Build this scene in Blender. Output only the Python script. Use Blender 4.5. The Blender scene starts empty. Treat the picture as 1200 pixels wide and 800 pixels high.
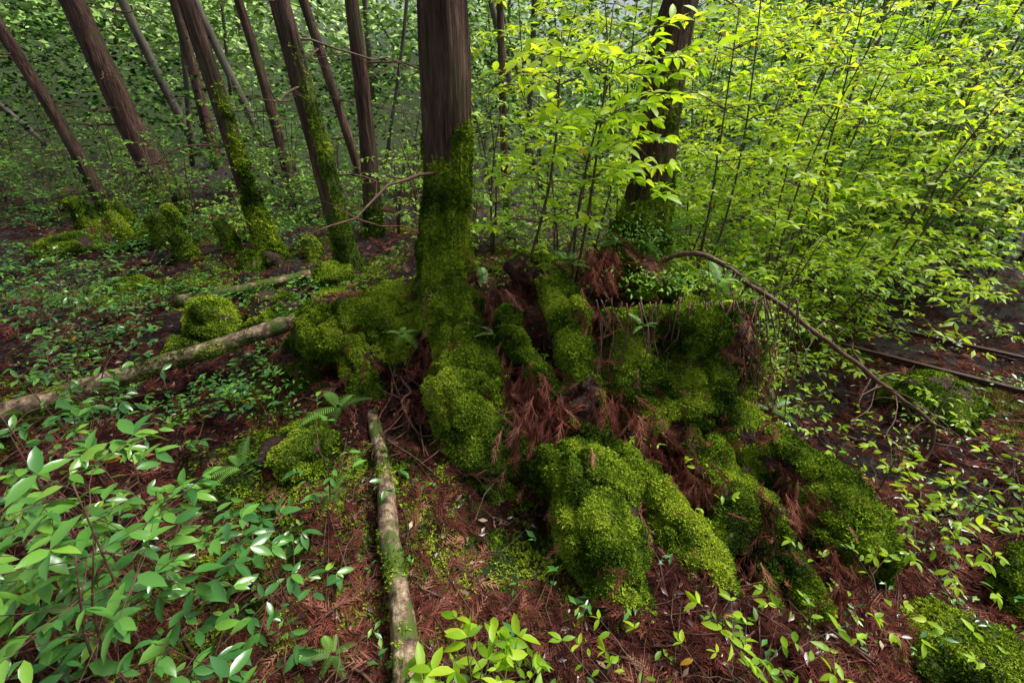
import bpy, math, numpy as np
rng = np.random.default_rng(11)
sc = bpy.context.scene
A_ = np.array

# ------------------------------------------------------------------ noise
def _h(ix, iy, iz):
    n = (ix*73856093) ^ (iy*19349663) ^ (iz*83492791)
    n &= 0xffffffff
    n = ((n ^ (n >> 13))*1274126177) & 0xffffffff
    n ^= n >> 16
    return n/4294967295.0
def vnoise(P):
    P = np.asarray(P, float)
    I = np.floor(P).astype(np.int64); f = P-I; f = f*f*(3-2*f)
    x, y, z = I.T; a, b, c = f.T
    def L(u, v, t): return u+(v-u)*t
    r = []
    for dz in (0, 1):
        q = []
        for dy in (0, 1):
            q.append(L(_h(x, y+dy, z+dz), _h(x+1, y+dy, z+dz), a))
        r.append(L(q[0], q[1], b))
    return L(r[0], r[1], c)
def fbm(P, o=3):
    P = np.asarray(P, float); s = 0; a = .5; t = 0
    for i in range(o):
        s = s+a*vnoise(P*(2.03**i)+i*17.3); t += a; a *= .5
    return s/t
def sm(a, b, x):
    t = np.clip((x-a)/(b-a), 0, 1); return t*t*(3-2*t)
def nrm(v): return v/np.maximum(np.linalg.norm(v, axis=-1, keepdims=True), 1e-9)

# ------------------------------------------------------------------ mesh builder
class MB:
    def __init__(s): s.V=[]; s.L=[]; s.T=[]; s.M=[]; s.A=[]; s.n=0
    def add(s, V, Fs, mat=0, tint=0.):
        V = np.asarray(V, float).reshape(-1, 3)
        for F in Fs:
            F = np.asarray(F, np.int64)
            if F.size == 0: continue
            s.L.append((F+s.n).ravel()); s.T.append(np.full(len(F), F.shape[1])); s.M.append(np.full(len(F), mat))
        s.V.append(V); s.A.append(np.broadcast_to(np.asarray(tint, float), (len(V),)).copy()); s.n += len(V)
    def build(s, name, mats, parent=None, smooth=True):
        me = bpy.data.meshes.new(name)
        V = np.concatenate(s.V); L = np.concatenate(s.L); T = np.concatenate(s.T); M = np.concatenate(s.M)
        me.vertices.add(len(V)); me.vertices.foreach_set("co", V.ravel().astype(np.float32))
        me.loops.add(len(L)); me.loops.foreach_set("vertex_index", L.astype(np.int32))
        me.polygons.add(len(T)); me.polygons.foreach_set("loop_start", np.concatenate([[0], np.cumsum(T)[:-1]]).astype(np.int32))
        me.polygons.foreach_set("material_index", M.astype(np.int32))
        me.polygons.foreach_set("use_smooth", np.full(len(T), smooth, dtype=bool))
        for m in mats: me.materials.append(m)
        me.update(calc_edges=True)
        at = me.attributes.new("tint", 'FLOAT', 'POINT'); at.data.foreach_set("value", np.concatenate(s.A).astype(np.float32))
        ob = bpy.data.objects.new(name, me); sc.collection.objects.link(ob)
        if parent: ob.parent = parent
        return ob

def resample(P, R, step):
    P = np.asarray(P, float); R = np.asarray(R, float)
    Q = np.column_stack([P, R]); E = np.vstack([2*Q[0]-Q[1], Q, 2*Q[-1]-Q[-2]]); out = []
    for i in range(len(Q)-1):
        p0, p1, p2, p3 = E[i:i+4]; n = max(2, int(np.linalg.norm(p2[:3]-p1[:3])/step))
        t = np.linspace(0, 1, n, endpoint=False)[:, None]
        out.append(.5*((2*p1)+(-p0+p2)*t+(2*p0-5*p1+4*p2-p3)*t**2+(-p0+3*p1-3*p2+p3)*t**3))
    out.append(Q[-1:]); o = np.vstack(out)
    return o[:, :3], np.maximum(o[:, 3], .001)
def tube(P, R, seg=8, mult=None, cap=True):
    P = np.asarray(P, float); n = len(P); T = nrm(np.gradient(P, axis=0))
    ref = A_([1., 0, 0]) if abs(T[0][0]) < .8 else A_([0, 1., 0])
    U = np.zeros_like(P); u = ref-T[0]*np.dot(ref, T[0])
    for i in range(n):
        u = u-T[i]*np.dot(u, T[i]); u /= np.linalg.norm(u)+1e-9; U[i] = u
    W = np.cross(T, U); a = np.linspace(0, 2*np.pi, seg, endpoint=False)
    rr = np.asarray(R)[:, None]*np.ones((1, seg))
    if mult is not None: rr = rr*mult
    V = P[:, None]+rr[..., None]*(np.cos(a)[None, :, None]*U[:, None]+np.sin(a)[None, :, None]*W[:, None])
    V = V.reshape(-1, 3); i = np.arange(n-1)[:, None]*seg; j = np.arange(seg)[None]; k = (j+1) % seg
    Fq = np.stack([i+j, i+k, i+seg+k, i+seg+j], -1).reshape(-1, 4); Fs = [Fq]
    if cap:
        V = np.vstack([V, P[0], P[-1]]); c0 = n*seg; jj = np.arange(seg); kk = (jj+1) % seg
        Fs.append(np.stack([np.full(seg, c0), kk, jj], -1)); b = (n-1)*seg
        Fs.append(np.stack([np.full(seg, c0+1), b+jj, b+kk], -1))
    return V, Fs
def tris(Fs):
    o = []
    for F in Fs:
        F = np.asarray(F)
        if F.shape[1] == 4: o += [F[:, [0, 1, 2]], F[:, [0, 2, 3]]]
        else: o.append(F)
    return np.concatenate(o)
def sample(V, T, w, dens):
    a, b, c = V[T[:, 0]], V[T[:, 1]], V[T[:, 2]]
    cr = np.cross(b-a, c-a); ar = np.linalg.norm(cr, axis=1)*.5
    p = ar*w[T].mean(1); n = int(p.sum()*dens)
    if n < 1: return np.zeros((0, 3)), np.zeros((0, 3))
    k = rng.choice(len(T), n, p=p/p.sum()); r1 = np.sqrt(rng.random(n))[:, None]; r2 = rng.random(n)[:, None]
    return a[k]*(1-r1)+b[k]*r1*(1-r2)+c[k]*r1*r2, nrm(cr[k])

# ------------------------------------------------------------------ templates
def leaf_t(w=.18, ns=2, fold=.25, droop=.12):
    if ns == 0:
        V = A_([[0, 0, 0], [.5, w, fold*w], [1, 0, -droop], [.5, -w, fold*w]]); return V, [A_([[0, 3, 2], [0, 2, 1]])]
    s = np.linspace(0, 1, ns+2)[1:-1]; wd = w*np.sin(np.pi*s**.85)**.8
    V = [[0, 0, 0]]
    for a, b in zip(s, wd):
        z = -droop*a*a; V += [[a, 0, z], [a, b, z+fold*b], [a, -b, z+fold*b]]
    V.append([1, 0, -droop*1.1]); t = len(V)-1; T3 = [[0, 1, 2], [0, 3, 1]]; Q = []
    for i in range(ns-1):
        m, l, r = 1+3*i, 2+3*i, 3+3*i; Q += [[m, m+3, l+3, l], [m, r, r+3, m+3]]
    m = 1+3*(ns-1); T3 += [[m, t, m+1], [m, m+2, t]]
    return A_(V), ([A_(T3), A_(Q)] if Q else [A_(T3)])
def moss_t(nb, seed):
    r = np.random.default_rng(seed); V = []; F = []
    for i in range(nb):
        a = i/nb*2*np.pi+r.random()*.8; el = math.radians(r.uniform(10, 75)); L = r.uniform(.6, 1.3); w = .15
        d = A_([math.cos(a)*math.cos(el), math.sin(a)*math.cos(el), math.sin(el)]); s = A_([-math.sin(a), math.cos(a), 0])
        k = len(V); V += [d*.03, d*L*.5+s*w, d*L*1.0-A_([0, 0, .12]), d*L*.5-s*w]; F.append([k, k+1, k+2, k+3])
    return A_(V), [A_(F)]
def sprig_t(seed, n=9, wd=.02, sp=.7, bend=0., Lf=.42):
    r = np.random.default_rng(seed); V = []; F = []
    def blade(p, d, w):
        s = nrm(np.cross(d, [0, 0, 1.]))*w; k = len(V); V.extend([p-s, p+s, p+d]); F.append([k, k+1, k+2])
    blade(A_([0, 0, 0.]), A_([1, 0, .0]), .02)
    for i in range(n):
        x = .08+.85*i/n
        for sg in (-1, 1):
            if r.random() < .15: continue
            L = (Lf*(1-x)+.12)*r.uniform(.5, 1.3)
            blade(A_([x, 0, 0]), A_([L*.8, sg*L*sp*r.uniform(.6, 1.2), r.uniform(-.12, .12)]), wd)
    V = A_(V); V[:, 2] -= bend*V[:, 0]**2; V[:, 1] += .12*V[:, 0]**2
    return V, [A_(F)]
def fern_t(n=20):
    V = []; F = []
    for i in range(n):
        x = .12+.86*i/n; z = .35*x-.6*x*x; L = .19*math.sin(math.pi*(x*.85+.12))**.7
        for sg in (-1, 1):
            k = len(V); V += [[x-.01, 0, z], [x+.012, 0, z], [x+L*.2+.01, sg*L*.6, z-.02], [x+L*.35, sg*L, z-.04], [x+L*.15-.006, sg*L*.55, z-.02]]
            F.append([k, k+1, k+2, k+3, k+4] if sg > 0 else [k+4, k+3, k+2, k+1, k])
    return A_(V), [A_(F)]
def inst(mb, t, P, D, N, S, mat=0, tint=0.):
    V, Fs = t; n = len(P)
    if n == 0: return
    D = nrm(np.asarray(D, float)); Y = nrm(np.cross(N, D)); Z = np.cross(D, Y)
    S = np.broadcast_to(S, (n,))
    W = P[:, None]+S[:, None, None]*(V[None, :, :1]*D[:, None]+V[None, :, 1:2]*Y[:, None]+V[None, :, 2:]*Z[:, None])
    o = (np.arange(n)*len(V))[:, None, None]
    tt = np.repeat(np.broadcast_to(tint, (n,)), len(V))
    mb.add(W.reshape(-1, 3), [(F[None]+o).reshape(-1, F.shape[1]) for F in Fs], mat, tt)
def rdir(n, zmin=-1, zmax=1):
    a = rng.random(n)*2*np.pi; z = rng.uniform(zmin, zmax, n); r = np.sqrt(np.maximum(0, 1-z*z))
    return np.column_stack([r*np.cos(a), r*np.sin(a), z])

# ------------------------------------------------------------------ materials
def newmat(name):
    m = bpy.data.materials.new(name); m.use_nodes = True; nt = m.node_tree; nt.nodes.clear(); return m, nt
def N(nt, t, **k):
    n = nt.nodes.new(t)
    for a, b in k.items(): setattr(n, a, b)
    return n
def ramp(nt, fac, stops):
    r = N(nt, 'ShaderNodeValToRGB'); e = r.color_ramp.elements
    while len(e) < len(stops): e.new(.5)
    for x, (p, c) in zip(e, stops): x.position = p; x.color = (*c, 1)
    nt.links.new(fac, r.inputs[0]); return r.outputs[0]
def noise(nt, scale, detail=4, rough=.6, vec=None):
    n = N(nt, 'ShaderNodeTexNoise'); n.inputs['Scale'].default_value = scale; n.inputs['Detail'].default_value = detail; n.inputs['Roughness'].default_value = rough
    if vec is None: vec = obj_co(nt)
    nt.links.new(vec, n.inputs['Vector'])
    return n.outputs[0]
def obj_co(nt, sc_=(1, 1, 1)):
    t = N(nt, 'ShaderNodeTexCoord'); m = N(nt, 'ShaderNodeMapping'); m.inputs['Scale'].default_value = sc_
    nt.links.new(t.outputs['Object'], m.inputs[0]); return m.outputs[0]
def attr(nt): return N(nt, 'ShaderNodeAttribute', attribute_name='tint').outputs['Fac']
def mth(nt, op, a, b):
    n = N(nt, 'ShaderNodeMath', operation=op)
    for i, v in enumerate((a, b)):
        if isinstance(v, (int, float)): n.inputs[i].default_value = v
        else: nt.links.new(v, n.inputs[i])
    return n.outputs[0]
def mixc(nt, f, a, b):
    n = N(nt, 'ShaderNodeMix', data_type='RGBA')
    nt.links.new(f, n.inputs[0])
    for i, v in ((6, a), (7, b)):
        if isinstance(v, tuple): n.inputs[i].default_value = (*v, 1)
        else: nt.links.new(v, n.inputs[i])
    return n.outputs[2]
def leafmat(name, stops, rough=.38, tr=.4, trc=1.7, spec=.5):
    m, nt = newmat(name); c = ramp(nt, attr(nt), stops); o = N(nt, 'ShaderNodeOutputMaterial')
    if spec == 0: p = N(nt, 'ShaderNodeBsdfDiffuse'); nt.links.new(c, p.inputs[0])
    else:
        p = N(nt, 'ShaderNodeBsdfPrincipled'); p.inputs['Roughness'].default_value = rough; p.inputs['Specular IOR Level'].default_value = spec
        nt.links.new(c, p.inputs['Base Color'])
    if tr == 0: nt.links.new(p.outputs[0], o.inputs[0]); return m
    t = N(nt, 'ShaderNodeBsdfTranslucent')
    h = N(nt, 'ShaderNodeVectorMath', operation='MULTIPLY'); nt.links.new(c, h.inputs[0]); h.inputs[1].default_value = (trc*1.1, trc, trc*.5)
    nt.links.new(h.outputs[0], t.inputs[0]); mx = N(nt, 'ShaderNodeMixShader'); mx.inputs[0].default_value = tr
    nt.links.new(p.outputs[0], mx.inputs[1]); nt.links.new(t.outputs[0], mx.inputs[2])
    nt.links.new(mx.outputs[0], o.inputs[0]); return m
def surf(name, fn, rough=.7, bump=None, spec=.3):
    m, nt = newmat(name); c = fn(nt); p = N(nt, 'ShaderNodeBsdfPrincipled'); p.inputs['Roughness'].default_value = rough; p.inputs['Specular IOR Level'].default_value = spec
    nt.links.new(c, p.inputs['Base Color'])
    if bump:
        h, s, d = bump(nt); b = N(nt, 'ShaderNodeBump'); b.inputs['Strength'].default_value = s; b.inputs['Distance'].default_value = d
        nt.links.new(h, b.inputs['Height']); nt.links.new(b.outputs[0], p.inputs['Normal'])
    o = N(nt, 'ShaderNodeOutputMaterial'); nt.links.new(p.outputs[0], o.inputs[0]); return m

M_yel = leafmat('leaf_yellow_green', [(0, (.06, .17, .01)), (.35, (.21, .42, .015)), (.75, (.43, .64, .03)), (.95, (.6, .74, .06)), (1, (.6, .35, .03))], .42, .5, 1.45)
M_mid = leafmat('leaf_mid_green', [(0, (.035, .11, .02)), (.5, (.13, .3, .035)), (1, (.32, .53, .06))], .5, .25, 1.5, .3)
M_gloss = leafmat('leaf_glossy_green', [(0, (.025, .1, .03)), (.5, (.07, .22, .045)), (.9, (.18, .4, .05)), (.985, (.28, .48, .06)), (1, (.5, .16, .02))], .25, .25, 1.5, .7)
M_far = leafmat('leaf_distant_hazed', [(0, (.025, .06, .016)), (.3, (.1, .21, .04)), (.6, (.28, .48, .1)), (1, (.68, .85, .36))], .55, 0, 1, 0)  # pale upper stops paint distance haze into the leaf colour
M_moss = leafmat('moss_fronds', [(0, (.025, .045, .007)), (.35, (.08, .14, .011)), (.75, (.19, .29, .02)), (1, (.35, .44, .035))], .7, 0, 1, 0)
M_fern = leafmat('fern_green', [(0, (.05, .15, .02)), (1, (.15, .33, .04))], .5, 0, 1.5)
M_dead = leafmat('dead_cedar_sprigs', [(0, (.016, .007, .007)), (.45, (.075, .023, .018)), (.8, (.2, .062, .042)), (1, (.4, .18, .12))], .5, 0, 1, 0)
M_dleaf = leafmat('dead_leaves', [(0, (.035, .018, .016)), (.5, (.13, .065, .048)), (.85, (.3, .18, .13)), (1, (.52, .38, .28))], .3, 0)
M_needle = leafmat('cedar_needles', [(0, (.03, .07, .02)), (1, (.09, .17, .03))], .6, 0, 1, 0)
def bark_c(nt):
    v = obj_co(nt, (1, 1, .07)); f = mth(nt, 'ADD', mth(nt, 'MULTIPLY', noise(nt, 62, 5, .7, v), .6), mth(nt, 'MULTIPLY', noise(nt, 17, 3, .6, obj_co(nt, (1, 1, .16))), .4))
    c = ramp(nt, f, [(.36, (.014, .008, .007)), (.47, (.08, .038, .028)), (.56, (.18, .09, .065)), (.68, (.36, .24, .19))])
    g = noise(nt, 9, 4, .7); mk = mth(nt, 'ADD', mth(nt, 'MULTIPLY', attr(nt), 1.3), mth(nt, 'SUBTRACT', g, .62))
    mask = ramp(nt, mk, [(.35, (0, 0, 0)), (.6, (1, 1, 1))]); mg = ramp(nt, noise(nt, 60, 3), [(.3, (.03, .05, .01)), (.7, (.15, .22, .02))])
    al = ramp(nt, noise(nt, 3.5, 2, .6, obj_co(nt, (1, 1, .4))), [(.45, (0, 0, 0)), (.75, (.55, .55, .55))]); c = mixc(nt, al, c, (.1, .11, .045))
    return mixc(nt, mask, c, mg)
M_bark = surf('cedar_bark', bark_c, .75, lambda nt: (noise(nt, 55, 5, .7, obj_co(nt, (1, 1, .07))), 1., .06))
M_barkf = surf('distant_bark_hazed', lambda nt: ramp(nt, noise(nt, 8, 2, .6, obj_co(nt, (1, 1, .2))), [(.3, (.05, .04, .033)), (.7, (.15, .13, .1))]), .8)  # greyer, low-contrast copy of the bark, with distance haze in its colour
M_twig = surf('twig_brown', lambda nt: ramp(nt, noise(nt, 40, 2), [(.3, (.045, .02, .014)), (.7, (.17, .085, .055))]), .6)
M_stem = surf('stem_brown_green', lambda nt: ramp(nt, noise(nt, 20, 2), [(.3, (.05, .038, .025)), (.7, (.15, .11, .06))]), .6)
M_mossb = surf('moss_base', lambda nt: mixc(nt, ramp(nt, attr(nt), [(.3, (0, 0, 0)), (.5, (1, 1, 1))]), ramp(nt, noise(nt, 50, 4), [(.3, (.01, .006, .005)), (.7, (.08, .04, .028))]), ramp(nt, noise(nt, 70, 3), [(.3, (.015, .028, .004)), (.7, (.07, .11, .01))])), .85, lambda nt: (noise(nt, 80, 3), .8, .02))
def log_c(nt):
    c = ramp(nt, noise(nt, 22, 5, .7), [(.36, (.04, .024, .016)), (.5, (.2, .13, .08)), (.66, (.52, .4, .26))])
    return mixc(nt, ramp(nt, mth(nt, 'ADD', noise(nt, 7, 4), mth(nt, 'MULTIPLY', attr(nt), .4)), [(.58, (0, 0, 0)), (.68, (1, 1, 1))]), c, (.07, .11, .015))
M_log = surf('rotten_log', log_c, .7, lambda nt: (noise(nt, 30, 5, .7, obj_co(nt, (1, .3, 1))), .8, .02))
def gr_c(nt):
    a = ramp(nt, noise(nt, 45, 5, .75), [(.38, (.004, .0025, .0025)), (.52, (.018, .009, .009)), (.68, (.065, .032, .03))])
    v = N(nt, 'ShaderNodeTexVoronoi'); v.inputs['Scale'].default_value = 45; nt.links.new(obj_co(nt), v.inputs['Vector'])
    hs = N(nt, 'ShaderNodeSeparateColor'); nt.links.new(v.outputs['Color'], hs.inputs[0])
    b = mixc(nt, ramp(nt, hs.outputs[0], [(.8, (0, 0, 0)), (.86, (1, 1, 1))]), a, ramp(nt, hs.outputs[1], [(0, (.02, .01, .008)), (1, (.12, .06, .05))]))
    k = mth(nt, 'ADD', mth(nt, 'MULTIPLY', noise(nt, 25, 3), .4), attr(nt))
    return mixc(nt, ramp(nt, k, [(.65, (0, 0, 0)), (.85, (1, 1, 1))]), b, ramp(nt, noise(nt, 60, 2), [(.3, (.015, .028, .005)), (.7, (.075, .12, .02))]))
M_ground = surf('forest_floor', gr_c, .42, lambda nt: (noise(nt, 60, 5, .75), 1.0, .05), .45)
M_rail = surf('rusty_rail', lambda nt: ramp(nt, noise(nt, 30, 3), [(.3, (.03, .015, .012)), (.7, (.1, .05, .035))]), .5)

# ------------------------------------------------------------------ terrain
RD = nrm(A_([1.14, -.93])); RC = A_([3.46, 4.22])
def height(x, y):
    x = np.asarray(x, float); y = np.asarray(y, float)
    L = .02+.42*sm(1., 3.6, y)+.022*np.clip(y-4, 0, 12)
    R = -.16*sm(1., 3., x)
    k = 1-sm(-1.2, 1.2, x)
    h = R*(1-k)+L*k
    dy = y-3.15; r = np.sqrt(((x-.2)/1.6)**2+(dy/np.where(dy < 0, .85, 1.9))**2)
    h = h+.52*(1-sm(.5, 1.05, r))*(1-.25*k)
    Z = np.zeros_like(x)
    P = np.stack([x.ravel(), y.ravel(), Z.ravel()], -1)
    n1 = fbm(P*1.3, 3).reshape(x.shape)-.5; n2 = fbm(P*6+9, 3).reshape(x.shape)-.5
    d = np.abs((x-RC[0])*RD[1]-(y-RC[1])*RD[0]); flat = 1-sm(.7, 1.3, d)
    flat = flat*sm(1.5, 2.6, x)
    h = h+(n1*.26+n2*.17)*(1-.75*flat)
    h = h*(1-flat)+(-.16+n2*.04)*flat
    far = np.clip(y-11, 0, 60); h = h+far*(.06+.12*(1-sm(-8, 10, x)))+np.clip(-x-9, 0, 50)*.1
    return h
n = 460; s = np.linspace(-1, 1, n); gx = .6*np.sinh(s*6.2)*1.0; gy = 2.4+.6*np.sinh(s*6.2)
X, Y = np.meshgrid(gx, gy); Zt = height(X, Y)
VT = np.stack([X, Y, Zt], -1).reshape(-1, 3); ii = (np.arange(n-1)[:, None]*n+np.arange(n-1)[None]).ravel()
FT = np.stack([ii, ii+1, ii+n+1, ii+n], -1)
mossg = fbm(np.column_stack([VT[:, :2]*1.3, np.zeros(len(VT))])+4, 4)
mossg = sm(.5, .64, mossg); mossg = np.maximum(mossg, sm(9, 14, VT[:, 1])*.9)
g = MB(); g.add(VT, [FT], 0, mossg); ground = g.build('ground', [M_ground])
def onground(P, up=0.): P = P.copy(); P[:, 2] = height(P[:, 0], P[:, 1])+up; return P

# ------------------------------------------------------------------ moss tufts
MT = [moss_t(6, i) for i in range(3)]
def moss_on(mb, V, T, w, dens, size=.016, mat=0, tb=.42):
    P, Nn = sample(V, T, w, dens); k = len(P)
    if not k: return
    lo = fbm(P*5.5+3, 3); D = rdir(k); Nn = nrm(Nn+rdir(k)*.45)
    D = nrm(D-Nn*(D*Nn).sum(1, keepdims=True)); tint = np.clip(tb+(lo-.5)*2.5+(rng.random(k)-.5)*.6+Nn[:, 2]*.14, 0, 1)
    S = size*rng.uniform(.5, 1.7, k)*(.6+.9*vnoise(P*11)); c = rng.integers(0, 3, k)
    for i in range(3): q = c == i; inst(mb, MT[i], P[q]+Nn[q]*.002, D[q], Nn[q], S[q], mat, tint[q])

# ------------------------------------------------------------------ root mass
rootA = [(-.43,2.9,1.2,.14),(-.44,2.88,.97,.175),(-.41,2.78,.75,.215),(-.30,2.60,.56,.235),(-.27,2.38,.39,.245),(-.21,2.2,.20,.24),(-.13,2.03,.04,.22),(-.06,1.86,-.08,.15)]
roots = [rootA,
 [(-.52,2.95,.85,.14),(-.74,2.9,.75,.17),(-.94,2.8,.65,.2),(-1.2,2.74,.62,.2),(-1.41,2.66,.44,.18),(-1.46,2.53,.25,.16),(-1.5,2.42,.05,.12)],
 [(-.92,2.75,.62,.16),(-1.0,2.6,.49,.12),(-.97,2.47,.32,.1),(-.90,2.33,.14,.08)],
 [(-.75,2.9,.6,.16),(-.72,2.78,.45,.15),(-.68,2.68,.25,.12)],
 [(0,2.95,.94,.1),(.2,2.9,.98,.12),(.31,2.72,.88,.13),(.37,2.46,.7,.12),(.435,2.26,.485,.11),(.48,2.14,.3,.08)],
 [(-.085,2.66,.76,.085),(.108,2.38,.56,.07),(.36,2.15,.38,.065),(.57,1.98,.22,.07),(.765,1.8,.04,.06)],
 [(-.05,2.15,.13,.07),(.19,1.95,.18,.16),(.40,1.77,.2,.22),(.42,1.57,.12,.21),(.48,1.37,-.0,.17),(.52,1.13,-.05,.1)],
 [(.57,2.0,.2,.12),(.66,1.85,.17,.13),(.82,1.65,.09,.13),(.915,1.35,.02,.12),(.92,1.1,-.03,.08)],
 [(.77,2.62,.80,.25),(.77,2.47,.45,.26),(.9,2.33,.12,.25)],
 [(1.09,2.62,.85,.25),(1.14,2.47,.48,.28),(1.05,2.37,.12,.26)],
 [(1.35,2.75,.74,.22),(1.42,2.62,.48,.24),(1.4,2.5,.15,.22)],
 [(.95,3.2,.7,.3),(1.2,3.1,.7,.25)],
 [(1.0,2.1,.2,.09),(1.06,2.0,.16,.1),(1.145,1.75,.11,.115),(1.06,1.48,.02,.1)],
 [(1.25,2.35,.24,.14),(1.39,2.15,.18,.16),(1.60,1.95,.09,.2),(1.76,1.7,.04,.2),(1.68,1.42,0,.15)],
 [(1.28,1.95,.12,.07),(1.33,1.75,.09,.08),(1.335,1.5,.03,.09),(1.35,1.2,0,.07)],
 [(.5,2.5,.3,.12),(.6,2.25,.15,.1),(.7,2.1,.05,.08)],
 [(-1.2,2.9,.55,.2),(-1.3,3.1,.6,.18),(-1.35,3.4,.5,.14)],
 [(-1.5,2.6,.2,.12),(-1.8,2.45,.22,.1),(-2.1,2.3,.15,.07)],
 [(.0,2.1,.3,.03),(.12,1.95,.3,.03),(.28,1.75,.38,.035)],
 [(1.15,2.25,.25,.05),(1.2,2.0,.2,.05),(1.22,1.6,.08,.05),(1.15,1.2,.02,.05)],
 [(-.2,2.15,.1,.1),(-.38,2.0,.06,.07),(-.5,1.85,.05,.05)],
]
rb = MB()
for r in roots:
    r = A_(r); P, R = resample(r[:, :3], r[:, 3], .05); o = rng.random()*50
    R = R*(.8+.44*vnoise(P*7+o)); V, Fs = tube(P, R, 16); rb.add(V, Fs)
tmp = rb.build('tmp', [M_mossb]); md = tmp.modifiers.new('r', 'REMESH'); md.mode = 'VOXEL'; md.voxel_size = .016
ms = tmp.modifiers.new('s', 'SMOOTH'); ms.iterations = 3; ms.factor = .5
dg = bpy.context.evaluated_depsgraph_get(); ev = tmp.evaluated_get(dg); me = bpy.data.meshes.new_from_object(ev)
nv = len(me.vertices); V = np.zeros(nv*3, np.float32); me.vertices.foreach_get('co', V); V = V.reshape(-1, 3).astype(float)
Nv = np.zeros(nv*3, np.float32); me.vertices.foreach_get('normal', Nv); Nv = Nv.reshape(-1, 3)
me.calc_loop_triangles(); T = np.zeros(len(me.loop_triangles)*3, np.int32); me.loop_triangles.foreach_get('vertices', T); T = T.reshape(-1, 3)
bpy.data.objects.remove(tmp)
crev = 1-np.abs(2*fbm(V*4.5+31, 2)-1); crev = sm(.88, 1, crev)
V = V+Nv*((fbm(V*6, 3)-.5)*.12+(fbm(V*17+5, 2)-.5)*.045-crev*.055)[:, None]
bare = fbm(V*4.2+20, 3)
ra, _ = resample(A_(rootA)[:, :3], A_(rootA)[:, 3], .1)
dA = np.min(np.linalg.norm(V[:, None]-ra[None], axis=2), axis=1)
keep = np.maximum(1-sm(.24, .36, dA), (V[:, 0] > .5)*(V[:, 0] < 1.25)*sm(.2, .45, V[:, 2])*(V[:, 1] < 2.75)); keep = np.maximum(keep, .5*(V[:, 1] < 2.0))
bare = bare+.15*keep-.15*crev
mw = sm(.37, .45, bare)*sm(-.8, -.2, Nv[:, 2]); mw = np.maximum(mw, .03)
stump = MB(); stump.add(V, [T], 0, mw*.9)
rootobj = stump.build('mossy_tree_roots', [M_mossb])
mb = MB(); moss_on(mb, V, T, mw**1.2*(1-.5*crev), 23000, .0125); mb.build('moss', [M_moss], rootobj)
# dead needles caught on the roots
dr = MB(); SP = [sprig_t(i) for i in range(3)]; SH = [sprig_t(i+5, 16, .009, .5, .3, .28) for i in range(3)]
P, Nn = sample(V, T, (1-mw)*.9+.08, 650)
D = rdir(len(P), -1, .1); D = nrm(D-Nn*(D*Nn).sum(1, keepdims=True)*.8); c = rng.integers(0, 3, len(P))
for i in range(3): q = c == i; inst(dr, SH[i], P[q]+Nn[q]*.012, D[q], Nn[q], rng.uniform(.07, .2, q.sum()), 0, rng.uniform(.3, 1, q.sum()))
for (cx, cy, cz, k) in [(.1,2.25,.48,170),(.6,2.2,.45,80),(.08,2.08,.3,150),(.75,2.05,.3,100),(.47,2.5,.8,70),(-.62,2.35,.25,110),(1.0,1.85,.2,110),(.6,3.0,1.02,170),(1.5,2.4,.3,110),(1.2,1.6,.14,110),(.25,2.1,.4,120),(1.2,2.15,.25,100),(1.1,1.3,.07,90),(-.5,2.5,.5,90),(1.6,2.6,.5,90),(.52,2.4,.45,90),(-.05,2.75,.85,80),(1.5,1.3,.1,80),(1.45,1.75,.12,80),(.2,3.0,.95,90)]:
    P = A_([cx, cy, cz])+rng.normal(0, .075, (k, 3)); D = rdir(k, -1, -.2)+A_([0, -.4, -.4]); c = rng.integers(0, 3, k)
    for i in range(3): q = c == i; inst(dr, SH[i], P[q], D[q], rdir(q.sum())+A_([0, -1., .5]), rng.uniform(.08, .24, q.sum()), 0, rng.uniform(.35, 1, q.sum()))
dr.build('dead_cedar_needles', [M_dead], rootobj)

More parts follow.
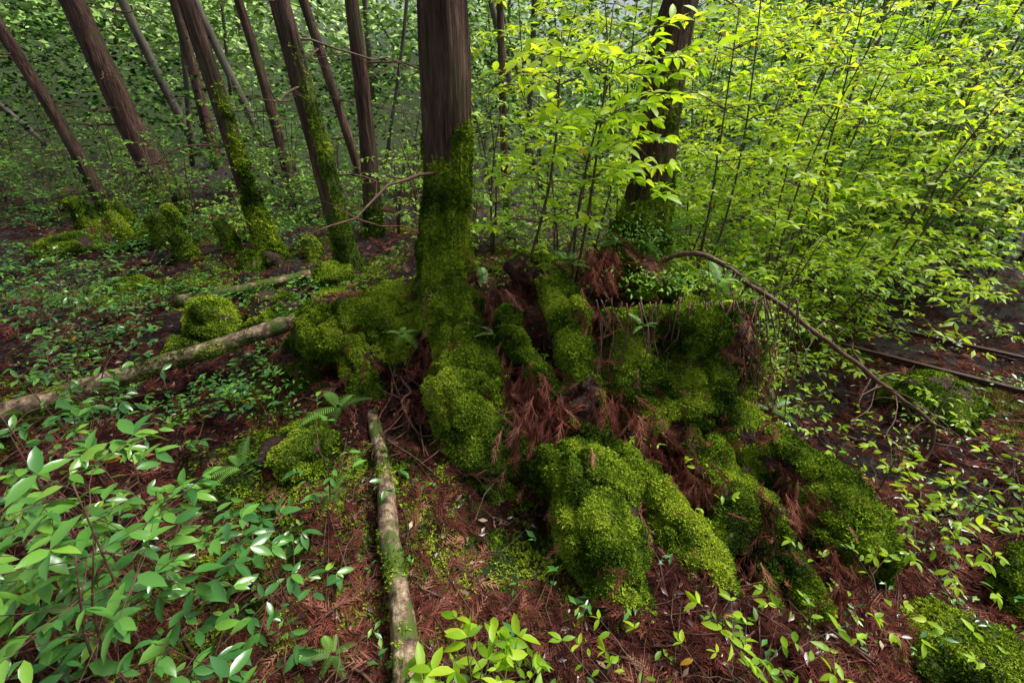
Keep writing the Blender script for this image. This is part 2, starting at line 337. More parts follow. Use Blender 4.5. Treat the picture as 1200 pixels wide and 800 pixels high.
# ------------------------------------------------------------------ trees
def crown(mb, top, z0, z1, rad, k, mt, ml):
    for z in np.linspace(z0, z1, k):
        a = rng.random()*6.28; L = rad*(1-.55*(z-z0)/(z1-z0))*rng.uniform(.6, 1.1)
        p0 = A_([top[0], top[1], z]); d = A_([math.cos(a), math.sin(a), .25]); P = p0+d*np.linspace(0, L, 6)[:, None]; P[:, 2] -= .12*np.linspace(0, 1, 6)**2*L
        Vv, Fs = tube(P, np.linspace(.03, .008, 6), 5); mb.add(Vv, Fs, mt)
        m = 22; t = rng.uniform(.25, 1, m); Q = p0+d*(t*L)[:, None]+rng.normal(0, .16, (m, 3)); inst(mb, SP[1], Q, rdir(m, -.5, .3)+d, rdir(m, .3, 1), rng.uniform(.3, .6, m), ml, rng.random(m))
def tree(pts, seg=40, moss=(.8, 1.6), crownz=(7.5, 12.8), dead=0, step=.06, tuft=9000, side=None, nm='cedar_tree', twist=.0, rs=1., cr=1.9):
    q = A_(pts, ); P0 = q[:, :3]; R0 = q[:, 3]*rs; d = nrm(P0[-1]-P0[-2]); top = P0[-1]+d*((13-P0[-1][2])/d[2]); top[:2] = P0[-1][:2]+(top[:2]-P0[-1][:2])*.6
    P, R = resample(P0, R0, step)
    P2, R2 = resample(A_([P0[-1], (P0[-1]+top)/2, top]), A_([R0[-1], R0[-1]*.7, .02]), .3)
    P = np.vstack([P, P2[1:]]); R = np.concatenate([R, R2[1:]])
    a = np.linspace(0, 2*np.pi, seg, endpoint=False); zz = P[:, 2][:, None]*np.ones(seg); o = P0[0][0]*7.7
    AA = np.broadcast_to(a, zz.shape); twz = AA+zz*twist
    rid = vnoise(np.stack([np.cos(twz)*5+o, np.sin(twz)*5, zz*.9], -1).reshape(-1, 3)).reshape(zz.shape)
    rid2 = vnoise(np.stack([np.cos(twz)*13+o, np.sin(twz)*13, zz*2.2], -1).reshape(-1, 3)).reshape(zz.shape)
    lob = np.exp(-np.clip(P[:, 2]-P0[0][2], 0, 9)/.3)[:, None]
    mult = 1+(rid-.5)*.22+(rid2-.5)*.2+lob*.35*(np.sin(AA*4+o)*.5+vnoise(np.stack([np.cos(AA)*2+o, np.sin(AA)*2, zz], -1).reshape(-1, 3)).reshape(zz.shape)-.3)
    V, Fs = tube(P, R, seg, mult); zb = P0[0][2]
    an = np.arctan2(V[:, 1]-np.interp(V[:, 2], P[:, 2], P[:, 1]), V[:, 0]-np.interp(V[:, 2], P[:, 2], P[:, 0]))
    m = 1-sm(zb+moss[0], zb+moss[1], V[:, 2]+(fbm(V*5, 2)-.5)*.9)
    if side is not None: m = np.maximum(m, side[1]*sm(.3, .9, np.cos(an-side[0])+(fbm(V*4, 2)-.5)*.8)*(1-sm(zb+1.2, zb+2.6, V[:, 2])))
    mb = MB(); mb.add(V, Fs, 0, m)
    crown(mb, P[-1], crownz[0], crownz[1], cr, 16, 1, 2)
    for i in range(dead):
        z = rng.uniform(zb+.9, zb+4); x, y = np.interp(z, P[:, 2], P[:, 0]), np.interp(z, P[:, 2], P[:, 1]); a0 = rng.random()*6.28; L = rng.uniform(.5, 1.8)
        t = np.linspace(0, 1, 9); Q = np.column_stack([x+math.cos(a0)*L*t, y+math.sin(a0)*L*t, z-.15*L*t*t+.06*np.sin(t*9+a0)*t]); Q += rng.normal(0, .012, Q.shape); V2, F2 = tube(Q, np.linspace(.012, .003, 9), 5); mb.add(V2, F2, 1)
        for j in range(4):
            s0 = Q[rng.integers(2, 8)]; e = rdir(1, -.5, .2)[0]*L*.35; V2, F2 = tube(A_([s0, s0+e*.5+rng.normal(0, .02, 3), s0+e]), [.005, .004, .002], 4); mb.add(V2, F2, 1)
    if tuft: moss_on(mb, V, tris(Fs), np.where((V[:, 2] < zb+3), sm(.35, .8, m+(fbm(V*9, 2)-.5)*.9), 0)+0, tuft, .0135 if tuft > 5000 else .025, 3, .58)
    return mb.build(nm, [M_bark, M_twig, M_needle, M_moss])
tree([(-.42,2.9,.72,.19),(-.44,2.9,.97,.175),(-.43,2.9,1.15,.155),(-.42,2.9,1.31,.142),(-.39,2.9,1.62,.13),(-.37,2.9,2.07,.126),(-.36,2.9,2.5,.116)], 90, (.8, 1.35), dead=2, tuft=15000, step=.04)
tree([(1.0,3.6,.7,.3),(1.0,3.6,.95,.24),(1.045,3.6,1.22,.18),(1.05,3.6,1.53,.15),(1.045,3.6,1.88,.135),(1.056,3.6,2.29,.12),(1.09,3.6,2.6,.1)], 80, (.35, .8), dead=1, side=(-.9, .4), tuft=12000, step=.04)
tree([(-5.78,6.7,.3,.2),(-5.85,6.7,.6,.14),(-6.0,6.7,1.67,.115),(-6.3,6.7,3,.1)], 24, (.15, .5), dead=6, tuft=1500, step=.1, rs=.66)
tree([(-5.5,7.5,.5,.4),(-5.55,7.5,.95,.27),(-5.68,7.5,1.6,.23),(-5.88,7.5,3.2,.2)], 28, (.2, .6), dead=6, tuft=1500, step=.1, rs=.7)
tree([(-2.72,5,.4,.22),(-2.74,5,.62,.155),(-2.8,5,1.2,.13),(-2.83,5,1.9,.115),(-2.9,5,2.8,.1)], 40, (.3, .8), dead=5, tuft=5000, side=(-.7, .7), rs=.7)
tree([(-1.62,4.4,.4,.2),(-1.65,4.4,.6,.14),(-1.7,4.4,1.3,.118),(-1.755,4.4,1.98,.108),(-1.82,4.4,2.7,.09)], 44, (.4, 1.0), dead=5, tuft=6000, side=(-.6, .8), rs=.8)
tree([(-1.68,5.5,.3,.2),(-1.68,5.5,.5,.15),(-1.6,5.5,1.7,.125),(-1.57,5.5,2.9,.1)], 30, (.3, .9), dead=4, tuft=3000, rs=.65)
tree([(-3.73,8,.4,.15),(-3.73,8,.7,.12),(-3.78,8,2,.1),(-3.9,8,3.3,.085)], 18, (.2, .6), dead=3, tuft=0, step=.15, rs=.7)
tree([(-6.7,11,.4,.2),(-6.65,11,2,.15),(-6.6,11,3.8,.13)], 16, (.1, .4), dead=3, tuft=0, step=.2, rs=.7)
tree([(-.05,6.6,.2,.14),(-.1,6.6,1.2,.1),(-.15,6.6,3.2,.08)], 18, (.3, .9), dead=3, tuft=0, step=.15, rs=.5)
tree([(-2.3,7.6,.4,.1),(-2.5,7.6,1.5,.07),(-2.9,7.6,3.6,.06)], 14, (.2, .6), dead=3, tuft=0, step=.2)

# ------------------------------------------------------------------ background forest
bg = MB()
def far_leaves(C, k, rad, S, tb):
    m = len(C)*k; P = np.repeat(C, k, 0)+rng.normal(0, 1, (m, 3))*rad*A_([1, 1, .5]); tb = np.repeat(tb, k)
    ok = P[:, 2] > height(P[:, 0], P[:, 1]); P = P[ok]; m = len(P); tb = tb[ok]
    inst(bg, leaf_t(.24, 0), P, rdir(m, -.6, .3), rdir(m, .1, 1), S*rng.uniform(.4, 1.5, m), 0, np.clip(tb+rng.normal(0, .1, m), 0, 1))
for (y0, y1, cnt, k, rad, S, z1, tb0) in [(8, 12, 170, 110, .45, .1, 4.0, .3), (12, 17, 200, 110, .75, .15, 5.5, .42), (17, 26, 220, 110, 1.2, .26, 7.5, .62), (26, 44, 290, 110, 2.4, .52, 10, .86)]:  # last value pales the leaves ring by ring as painted haze
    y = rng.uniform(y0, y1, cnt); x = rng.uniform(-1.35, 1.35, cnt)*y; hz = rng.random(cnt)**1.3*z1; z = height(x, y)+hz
    tb = tb0+1.1*(fbm(np.column_stack([x, y, z])*.3, 2)-.5)+.3*(sm(0, 3.5, hz)-.5)+.08*sm(0, 10, x)-.2*sm(-.55, -.95, x/y)*(1-sm(1, 3, hz))  # tint also paints shade near the ground and at lower left
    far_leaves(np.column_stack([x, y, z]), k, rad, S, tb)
for i in range(56):
    y = rng.uniform(9.5, 30); x = rng.uniform(-1.2, 1.2)*y; z = float(height(x, y)); r = rng.uniform(.02, .09); l = rng.normal(0, 2.4)
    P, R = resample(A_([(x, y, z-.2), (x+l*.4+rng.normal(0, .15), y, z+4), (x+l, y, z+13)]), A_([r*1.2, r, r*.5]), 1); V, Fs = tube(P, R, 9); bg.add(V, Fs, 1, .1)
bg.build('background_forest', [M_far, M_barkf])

# ------------------------------------------------------------------ shrubs
LN = leaf_t(.2, 3, .3, .18); LM = leaf_t(.2, 1, .3, .15)
def shrub(name, base, H, spread, nst, nbr, leaf, mat, tmpl=LM, lean=(0, 0), tint=.5, stemr=.012, gap=.035, bare=.25, up=(.1, .7), stem=None, tw=.09):
    mb = MB(); LP = []; LD = []; base = A_([base[0], base[1], float(height(base[0], base[1]))-.03])
    for s_ in range(nst):
        a = rng.random()*6.28; o = A_([math.cos(a), math.sin(a), 0])*spread*rng.uniform(.1, .5)*(nst > 1); top = base+A_([lean[0], lean[1], H*rng.uniform(.75, 1)])+o
        mid = base+(top-base)*.5+rng.normal(0, .07, 3)*H*.4-o*.15
        P, R = resample(A_([base+o*.05, mid, top]), A_([stemr, stemr*.7, stemr*.3]), H/10); V, Fs = tube(P, R, 6); mb.add(V, Fs, 0)
        for b in range(nbr):
            t = bare+(1-bare)*(b+rng.random())/nbr; i = min(int(t*(len(P)-1)), len(P)-1); p = P[i]; a = b*2.4+rng.random()*1.2; e = rng.uniform(*up)
            L = spread*(1.15-.6*t)*rng.uniform(.5, 1.1); d = A_([math.cos(a), math.sin(a), e]); q = np.linspace(0, 1, 6)[:, None]; B = p+d*L*q; B[:, 2] -= .35*L*q[:, 0]**2; B[1:] += rng.normal(0, .02*L, (5, 3))
            V, Fs = tube(B, np.linspace(stemr*.4, stemr*.15, 6), 4, cap=False); mb.add(V, Fs, 0)
            nt_ = max(2, int(L/tw)); sg = 1
            for j in range(nt_+1):
                tt = .25+.75*j/nt_; k = tt*5; i0 = min(int(k), 4); p = B[i0]+(B[i0+1]-B[i0])*(k-i0); ax = nrm(B[i0+1]-B[i0]); sg = -sg; sd = nrm(np.cross(ax, [0, 0, 1.]))*sg
                dd = nrm(ax*.7+sd*(.8 if j < nt_ else 0)+rng.normal(0, .15, 3)+A_([0, 0, .1])); TL = rng.uniform(.06, .2)*min(1, L/.3+.4)
                if TL > .1: V, Fs = tube(A_([p, p+dd*TL*.5, p+dd*TL]), [stemr*.15+.0006]*3, 3, cap=False); mb.add(V, Fs, 0)
                m = max(1, int(TL/gap)); u = np.arange(1, m+1)/m; lp = p+dd*(TL*u)[:, None]; s2 = nrm(np.cross(dd, [0, 0, 1.]))*np.where(np.arange(m) % 2, 1, -1)[:, None]
                LP.append(lp); LD.append(dd*.6+s2*.9); w = int(rng.integers(2, 5)); aa = rng.random()*6.28+np.arange(w)*6.28/w; LP.append(np.repeat(lp[-1:], w, 0)); LD.append(dd*.6+np.column_stack([np.cos(aa), np.sin(aa), np.zeros(w)])*.8)
    P = np.vstack(LP); D = np.vstack(LD)+rng.normal(0, .28, P.shape)+A_([0, 0, -.12]); m = len(P); N_ = A_([0, 0, 1.])+rng.normal(0, .42, (m, 3))
    tn = tint+.8*(fbm(P*2.2, 2)-.5)+rng.normal(0, .16, m)+.15*sm(0, H, P[:, 2]-base[2]); od = rng.random(m) < .005; tn = np.where(od, 1, np.clip(tn, 0, .94))
    inst(mb, tmpl, P, D, N_, leaf*rng.uniform(.5, 1.2, m), 1, tn); return mb.build(name, [stem or M_stem, mat])
# bright saplings on the right
for (x, y, H, sp, st, nb, lf, tn, ln, mt) in [(1.67,3.9,3.4,.9,2,24,.08,.65,(.1,0),0),(2.5,4.1,3.4,1.0,3,23,.082,.7,(.1,-.1),0),(3.2,4.9,3.6,1.2,3,21,.09,.65,(.2,0),0),(4.3,4.9,3.2,1.2,3,20,.085,.55,(.2,0),0),(2.2,5.4,4.0,1.3,3,18,.1,.65,(0,0),0),(1.2,5.2,4.0,1.1,3,15,.1,.65,(0,0),0),(4.6,6.2,4.2,1.5,3,16,.1,.55,(0,0),0),(6.2,5.6,4,1.4,3,15,.09,.5,(.3,0),1),(2.9,3.9,1.3,.6,3,13,.065,.45,(.1,-.1),0),(2.1,3.4,1.2,.5,3,13,.055,.5,(0,0),0),(3.6,6.8,4.6,1.6,3,15,.12,.7,(0,0),0),(.4,6.2,4,1.2,3,12,.1,.6,(0,0),0),(6.5,7.5,4.6,1.7,3,14,.12,.6,(.3,0),1),(1.75,3.0,.9,.4,3,9,.05,.5,(.1,0),0),(3.3,4.0,2.6,1.1,2,20,.08,.7,(.2,-.3),0),(1.9,4.6,2.2,.9,3,15,.075,.5,(0,0),0),(3.8,5.6,2.2,1.,3,13,.085,.4,(0,0),0),(5.2,5.2,2.4,1.1,3,14,.08,.5,(.2,0),1),(5.6,6.8,3,1.1,3,13,.1,.4,(.2,0),1)]:
    shrub('broadleaf_sapling', (x, y), H, sp, st, nb, lf, (M_yel, M_mid)[mt], lean=ln, tint=tn, bare=.15 if H > 2 else .1)
# thicket of thin dark stems to the right, leaning away
th = MB()
for i in range(46):
    x = rng.uniform(3.6, 8.5); y = rng.uniform(5.0, 8.5); z = float(height(x, y)); H = rng.uniform(2.5, 5); l = rng.uniform(.1, .9)
    P, R = resample(A_([(x, y, z-.05), (x+l*.35+rng.normal(0, .05), y, z+H*.5), (x+l+rng.normal(0, .1), y+rng.normal(0, .2), z+H)]), A_([.024, .018, .006])*rng.uniform(.6, 1.3), .3); V, Fs = tube(P, R, 6); th.add(V, Fs, 0)
    m = 60; t = rng.uniform(.4, 1, m); Q = P[(t*(len(P)-1)).astype(int)]+rng.normal(0, .22, (m, 3)); inst(th, LM, Q, rdir(m, -.6, .2), rdir(m, .2, 1), rng.uniform(.05, .1, m), 1, np.clip(rng.normal(.5, .25, m), 0, 1))
th.build('sapling_thicket', [M_twig, M_mid])
# thin saplings between the two trunks
shrub('broadleaf_sapling', (-.02,2.95), 2.3, .5, 1, 11, .085, M_yel, tmpl=LN, lean=(.28,-.1), tint=.5, bare=.35)
shrub('broadleaf_sapling', (.45,3.2), 2.3, .75, 2, 14, .095, M_yel, tmpl=LN, lean=(.2,-.5), tint=.6, bare=.6)
shrub('broadleaf_sapling', (.35,3.5), 1.2, .5, 3, 13, .042, M_mid, tint=.8, bare=.1)
shrub('broadleaf_sapling', (.75,4.3), 1.6, .7, 3, 14, .06, M_yel, tint=.45, bare=.1)
shrub('broadleaf_sapling', (-.7,4.0), 1.3, .5, 3, 10, .055, M_mid, tint=.7, bare=.1)
shrub('broadleaf_sapling', (-.2,4.6), 1.9, .7, 3, 14, .07, M_mid, tint=.8, bare=.1)
# understorey at the back left
for i in range(32):
    y = rng.uniform(5.6, 10.5); x = rng.uniform(-1.15, -.05)*y
    shrub('understorey_shrub', (x, y), rng.uniform(.5, 2.2), rng.uniform(.4, .9), 3, 8, rng.uniform(.05, .09), M_mid, tint=rng.uniform(.2, .9)-.25*(x/y < -.8), bare=.1, gap=.045)  # far-left shrubs get a darker leaf tint as painted canopy shade
for i in range(9):
    y = rng.uniform(6.5, 10.5); x = rng.uniform(.5, 1.2)*y
    shrub('understorey_shrub', (x, y), rng.uniform(1.5, 3), rng.uniform(.9, 1.3), 3, 10, .12, M_mid, tint=rng.uniform(.1, .6), bare=.1, gap=.06)
# foreground glossy shrubs
for (x, y, H, sp, st, nb, lf) in [(-1.5,1.2,1.0,.45,3,8,.085),(-1.0,1.25,.55,.32,2,4,.075),(-1.95,1.4,.95,.4,2,8,.085),(-1.25,.78,1.15,.4,3,7,.09),(-.95,1.7,.5,.3,1,4,.065),(-2.5,2.2,.7,.45,2,6,.055),(-3.0,2.8,.65,.5,3,7,.05),(-3.6,3.4,.55,.5,2,7,.055),(-2.2,1.8,.75,.4,2,7,.065),(-1.75,.9,1.05,.38,2,7,.09)]:
    shrub('glossy_leaf_shrub', (x, y), H, sp, st, nb, lf, M_gloss, tmpl=LN, tint=.55, stemr=.006, bare=.25, gap=.05, stem=M_twig, tw=.13)
for (x, y, H, sp, st, nb, lf) in [(-.12,.8,.5,.22,2,5,.08),(.1,.78,.3,.2,2,4,.065),(.45,.85,.28,.2,1,4,.05),(.8,.85,.32,.24,2,4,.055),(1.15,1.05,.3,.25,1,4,.05),(1.55,1.2,.4,.3,1,4,.05),(2.0,1.5,.45,.35,2,5,.055),(2.4,1.7,.4,.35,2,5,.055),(1.0,1.75,.35,.2,1,4,.045),(.62,2.15,.4,.2,1,3,.045),(2.5,2.5,.3,.3,1,4,.045),(1.8,2.3,.4,.3,1,4,.045),(.1,2.5,.4,.15,1,3,.045),(2.0,2.9,.5,.35,3,7,.05),(-.35,.9,.2,.12,1,3,.05),(1.9,.95,.3,.2,1,4,.05),(1.6,2.6,.5,.3,2,5,.045),(2.9,1.9,.4,.4,2,6,.05),(2.2,2.0,.4,.35,1,5,.045),(3.0,2.6,.4,.35,2,5,.05)]:
    shrub('young_sapling', (x, y), H, sp, st, nb, lf, M_yel, tmpl=LN, tint=.45, stemr=.005, bare=.2, gap=.045, tw=.14)

# ------------------------------------------------------------------ small ground cover
gc = MB(); k = 7500; y = rng.uniform(2.2, 9.5, k); x = rng.uniform(-1.25, -.1, k)*y; P = onground(np.column_stack([x, y, y*0])); dens = fbm(P*A_([1.3, 1.3, 0])+30, 3); P = P[(dens > .5) & (P[:, 0] < -1.3)]
P2 = onground(np.column_stack([rng.uniform(1.4, 6, 800), rng.uniform(1, 5, 800), np.zeros(800)])); P2 = P2[fbm(P2*2, 2) > .55]; P3 = onground(np.column_stack([rng.uniform(-1.8, 1.5, 50), rng.uniform(.8, 2.2, 50), np.zeros(50)])); P = np.vstack([P, P2, P3])
for p in P:
    m = rng.integers(3, 7); h = rng.uniform(.03, .16); a = rng.random(m)*6.28; D = np.column_stack([np.cos(a), np.sin(a), rng.uniform(-.2, .5, m)]); s_ = rng.uniform(.4, 1.1)
    inst(gc, LM, p+A_([0, 0, h])+rng.normal(0, .015, (m, 3)), D, A_([0, 0, 1.])+rng.normal(0, .3, (m, 3)), s_*rng.uniform(.03, .07, m), 0, np.clip(rng.normal(.6, .25, m), 0, .95))
gc.build('ground_cover_plants', [M_gloss])
lt = MB(); near = 50000; y = .5+rng.random(near)**1.6*8.5; x = rng.uniform(-1.25, 1.25, near)*(y+.7)
kp = fbm(np.column_stack([x, y, y*0])*2.6+70, 3)+rng.random(near)*.25 > .49; x = x[kp]; y = y[kp]; near = len(x)
P = onground(np.column_stack([x, y, y*0]), .008); c = rng.integers(0, 3, near)
e = .03; gN = nrm(np.column_stack([-(height(P[:, 0]+e, P[:, 1])-height(P[:, 0]-e, P[:, 1]))/(2*e), -(height(P[:, 0], P[:, 1]+e)-height(P[:, 0], P[:, 1]-e))/(2*e), np.ones(near)]))
D = rdir(near, -.1, .25); D = nrm(D-gN*(D*gN).sum(1, keepdims=True)*.75); pt = np.clip(-.12+fbm(P*2.3, 3)*1.1+rng.normal(0, .24, near), 0, 1)
for i in range(3): q = c == i; inst(lt, SP[i], P[q], D[q], nrm(gN[q]+rng.normal(0, .35, (q.sum(), 3))), rng.uniform(.05, .17, q.sum()), 0, pt[q])
m = 8000; q = rng.integers(0, near, m); inst(lt, LM, P[q]+A_([0, 0, .012])+rng.normal(0, .02, (m, 3))*A_([1, 1, 0]), rdir(m, -.2, .3), gN[q]+rng.normal(0, .4, (m, 3)), rng.uniform(.015, .055, m), 1, rng.random(m)**1.8)
for i in range(1500):
    p = P[rng.integers(0, near)]; d = rdir(1, -.05, .2)[0]*rng.uniform(.06, .5); Q = A_([p, p+d*.5+rng.normal(0, .03, 3), p+d]); Q[:, 2] = height(Q[:, 0], Q[:, 1])+.015+A_([0, .02, .01]); r_ = rng.uniform(.0015, .005)*(1+2*(rng.random() < .05)); V, Fs = tube(Q, [r_, r_*.8, r_*.4], 4); lt.add(V, Fs, 2)
lt.build('leaf_litter', [M_dead, M_dleaf, M_twig])
gm = MB(); TT = tris([FT]); cen = VT[TT[:, 0]]; ok = (cen[:, 1] > .6) & (cen[:, 1] < 6.5) & (np.abs(cen[:, 0]) < 5.5); moss_on(gm, VT, TT[ok], mossg**2, 3600, .016); gm.build('ground_moss', [M_moss])

# ------------------------------------------------------------------ hummocks, stumps, logs
def hummock(name, x, y, r, hz, dens=12000):
    u = np.linspace(0, np.pi*.62, 22); a = np.linspace(0, 2*np.pi, 44, endpoint=False); U, Aa = np.meshgrid(u, a, indexing='ij'); S = np.stack([np.sin(U)*np.cos(Aa), np.sin(U)*np.sin(Aa), np.cos(U)], -1).reshape(-1, 3)
    S = S*(1+(fbm(S*1.6+x*9, 3)-.5)*1.0+(fbm(S*5+x*3, 2)-.5)*.2)[:, None]; V = S*A_([r, r, hz])+A_([x, y, float(height(x, y))]); i = np.arange(21)[:, None]*44; j = np.arange(44)[None]; k = (j+1) % 44
    F = np.stack([i+j, i+44+j, i+44+k, i+k], -1).reshape(-1, 4); w = sm(.34, .42, fbm(V*5, 3)); mb = MB(); mb.add(V, [F], 0, .1+.8*w); moss_on(mb, V, tris([F]), w, dens, .014, 1); return mb.build(name, [M_mossb, M_moss])
for h in [(-1.9,3.35,.23,.2),(-2.36,3.25,.22,.18),(-2.45,3.0,.17,.13),(3.35,3.0,.36,.24),(1.93,1.0,.26,.17),(-2.6,4.7,.18,.12),(-6.7,7.1,.3,.2),(-4.2,5.2,.3,.12),(-1.25,2.05,.2,.12),(2.5,1.3,.22,.12),(-3.6,4.0,.25,.12),(-1.6,3.9,.2,.15),(-5.0,5.0,.3,.15),(-3.2,5.6,.25,.12)]: hummock('mossy_rock', *h)
for (x, y, r, H) in [(-3.87,5.0,.1,.36),(-3.47,4.7,.09,.3),(-4.13,5.6,.08,.32),(-4.4,5.1,.07,.4),(-2.7,4.5,.1,.2),(-3.1,4.9,.07,.3),(-2.2,4.9,.08,.22),(-5.0,5.9,.09,.35),(-5.6,6.0,.1,.4),(-4.7,6.6,.09,.4)]:
    z = float(height(x, y)); P, R = resample(A_([(x, y, z-.1), (x+.02, y, z+H*.5), (x-.05, y, z+H)]), A_([r*1.5, r, r*.75]), .04); V, Fs = tube(P, R, 18, .85+.3*rng.random((len(P), 18))); mb = MB(); mb.add(V, Fs, 0, .7); moss_on(mb, V, tris(Fs), np.ones(len(V)), 6000, .018, 1, .55); mb.build('mossy_tree_stump', [M_log, M_moss])
def log(name, pts, seg=20, ms=.3, dens=2500):
    q = A_(pts); P, R = resample(q[:, :3], q[:, 3], .04); V, Fs = tube(P, R, seg, .8+.4*vnoise(np.stack(np.meshgrid(np.arange(len(P))*.25, np.arange(seg)*.8, [q[0, 0]], indexing='ij'), -1).reshape(-1, 3)).reshape(len(P), seg))
    mb = MB(); mb.add(V, Fs, 0, ms); w = sm(.6-ms*.2, .7-ms*.2, fbm(V*6+2, 3)); moss_on(mb, V, tris(Fs), w, dens, .012, 1); return mb.build(name, [M_log, M_moss])
log('fallen_log', [(-3.6,1.65,.38,.065),(-2.97,2.1,.40,.065),(-2.56,2.38,.44,.062),(-2.14,2.63,.5,.058),(-1.5,3.0,.6,.05)], ms=.25, dens=5000)
log('fallen_log', [(-2.9,3.65,.45,.05),(-2.27,3.9,.5,.045),(-1.9,4.1,.55,.04)], ms=.4)
log('fallen_branch', [(-.88,2.32,.26,.035),(-.70,1.87,.2,.04),(-.59,1.49,.13,.045),(-.47,1.18,.10,.047),(-.38,.88,.09,.05),(-.33,.7,.08,.05)], ms=.3, dens=6000)
ar = MB()
def br(pts, r0, r1, step=.05):
    q = A_(pts, ); P, R = resample(q, np.linspace(r0, r1, len(q)), step); P = P+(np.stack([vnoise(P*9), vnoise(P*9+50), vnoise(P*9+90)], -1)-.5)*.03; V, Fs = tube(P, R, 8); ar.add(V, Fs, 0); return P
P = br([(1.05,3.15,.95),(1.28,3.0,1.08),(1.635,2.82,.88),(2.06,2.55,.61),(2.46,2.4,.33),(2.70,2.32,.16),(2.72,2.28,-.01),(2.62,2.2,-.12)], .019, .011)
for i in range(34):
    s0 = P[rng.integers(5, len(P)-3)]; d = rdir(1, -.9, .2)[0]*rng.uniform(.15, .5); br([s0, s0+d*.5+rng.normal(0, .03, 3), s0+d+A_([0, 0, -.05])], .005, .0015)
ar.build('dead_fallen_branch', [M_twig])
# exposed thin roots
ar = MB()
for i in range(56):
    x0 = rng.uniform(-.9, 1.7); y0 = rng.uniform(2.5, 2.95); pts = []
    for t in np.linspace(0, 1, 6):
        x = x0+(rng.normal(0, .05)+t*rng.normal(.1, .12)); y = y0-t*rng.uniform(.5, .9); pts.append((x, y, float(height(x, y))+rng.uniform(.02, .1)))
    br(pts, rng.uniform(.004, .013), .003)
for i in range(45):
    x0 = rng.uniform(.5, 1.7); pts = [(x0+rng.normal(0, .03), 2.42-.25*t+rng.normal(0, .02), .98-.85*t) for t in np.linspace(0, rng.uniform(.3, 1), 5)]; br(pts, .005, .002)
ar.build('exposed_roots', [M_twig])
# ferns
fe = MB(); FN = fern_t()
for (x, y, z, s_) in [(-1.05,2.25,.35,.2),(-.68,2.5,.72,.16),(-.1,2.5,.72,.12),(-.95,1.75,.15,.14),(.4,3.0,1.0,.22),(1.0,3.35,1.05,.24),(1.15,3.4,1.1,.22),(.9,3.35,1.0,.22),(-1.5,1.9,.2,.16),(-.7,1.0,.08,.12),(1.3,2.7,.98,.18),(-.2,3.1,.8,.2),(1.6,2.3,.3,.16),(.75,2.35,.85,.12)]:
    m = 6; a = np.arange(m)*1.05+rng.random(m)*.8; inst(fe, FN, np.repeat(A_([[x, y, z]]), m, 0), np.column_stack([np.cos(a), np.sin(a), rng.uniform(.0, .9, m)]), np.repeat(A_([[0, 0, 1.]]), m, 0), s_*rng.uniform(.6, 1.3, m), 0, rng.random(m))
fe.build('fern', [M_fern])
# leafy creepers on the base of the right tree and the top of the mossy block
cr = MB()
for (x, y, z, sx, sz, m) in [(.95,3.4,1.05,.2,.16,1300),(1.0,2.6,1.05,.28,.06,350),(1.5,2.45,.55,.13,.25,500)]:
    P = A_([x, y, z])+rng.normal(0, 1, (m, 3))*A_([sx, .1, sz])*.7; inst(cr, LM, P, rdir(m, -.8, .2)+A_([0, -.5, 0]), rdir(m, .2, 1)+A_([0, -.6, 0]), rng.uniform(.018, .04, m), 0, np.clip(rng.normal(.6, .25, m), 0, 1))
cr.build('climbing_plant', [M_mid])

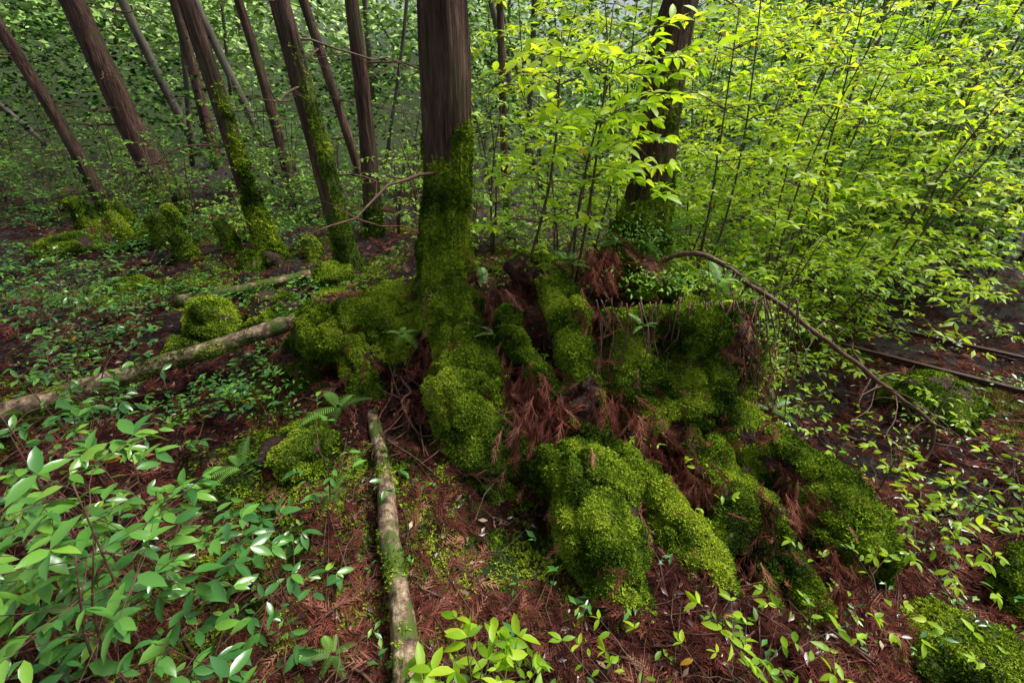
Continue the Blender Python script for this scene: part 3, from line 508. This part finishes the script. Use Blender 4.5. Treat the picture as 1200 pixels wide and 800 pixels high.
# ------------------------------------------------------------------ narrow-gauge railway
rl = MB(); prof = A_([(-.03, 0), (.03, 0), (.03, .008), (.006, .016), (.006, .05), (.018, .056), (.018, .07), (-.018, .07), (-.018, .056), (-.006, .05), (-.006, .016), (-.03, .008)])
pn = A_([-RD[1], RD[0]])
for off in (-.38, .38):
    V = []
    for t in (-4, 9):
        c = RC+RD*t+pn*off
        for a, b in prof: V.append([c[0]+pn[0]*a, c[1]+pn[1]*a, -.175+b])
    k = len(prof); rl.add(V, [A_([[i, (i+1) % k, k+(i+1) % k, k+i] for i in range(k)])], 0)
for t in np.arange(-3.8, 9, .62):
    c = RC+RD*(t+rng.normal(0, .03)); b = []
    for (u, v, w) in [(-.07,-.6,0),(.07,-.6,0),(.07,.6,0),(-.07,.6,0),(-.06,-.59,.05),(.06,-.59,.05),(.06,.59,.05),(-.06,.59,.05)]: b.append([c[0]+RD[0]*u+pn[0]*v, c[1]+RD[1]*u+pn[1]*v, -.225+w])
    rl.add(b, [A_([[4,5,6,7],[0,1,5,4],[1,2,6,5],[2,3,7,6],[3,0,4,7]])], 0, .3)
rl.build('railway_track', [M_rail, M_log], smooth=False)

# ------------------------------------------------------------------ light, sky, camera
EL, AZ = math.radians(58), math.radians(70)
w = bpy.data.worlds.new('World'); sc.world = w; w.use_nodes = True; nt = w.node_tree; b = nt.nodes['Background']
sk = nt.nodes.new('ShaderNodeTexSky'); sk.sky_type = 'NISHITA'; sk.sun_disc = False; sk.sun_elevation = EL; sk.sun_rotation = AZ; sk.dust_density = 4; sk.air_density = 1.0
hs = nt.nodes.new('ShaderNodeHueSaturation'); hs.inputs['Saturation'].default_value = .5; nt.links.new(sk.outputs[0], hs.inputs['Color']); nt.links.new(hs.outputs[0], b.inputs[0]); b.inputs[1].default_value = .14
sl = bpy.data.lights.new('sun', 'SUN'); sl.energy = 4.9; sl.angle = math.radians(24); sl.color = (1, .98, .93); so = bpy.data.objects.new('sun', sl); sc.collection.objects.link(so)
from mathutils import Vector
so.rotation_euler = Vector((math.sin(AZ)*math.cos(EL), math.cos(AZ)*math.cos(EL), math.sin(EL))).to_track_quat('Z', 'Y').to_euler()
cam = bpy.data.cameras.new('camera'); cam.lens = 16; cam.sensor_width = 36; cam.clip_start = .03; cam.clip_end = 600
co = bpy.data.objects.new('camera', cam); co.location = (0, 0, 2.0); co.rotation_euler = (math.radians(62), 0, 0); sc.collection.objects.link(co); sc.camera = co
sc.view_settings.view_transform = 'Standard'; sc.view_settings.look = 'None'; sc.view_settings.exposure = 0
print('verts', sum(len(o.data.vertices) for o in sc.objects if o.type == 'MESH'))
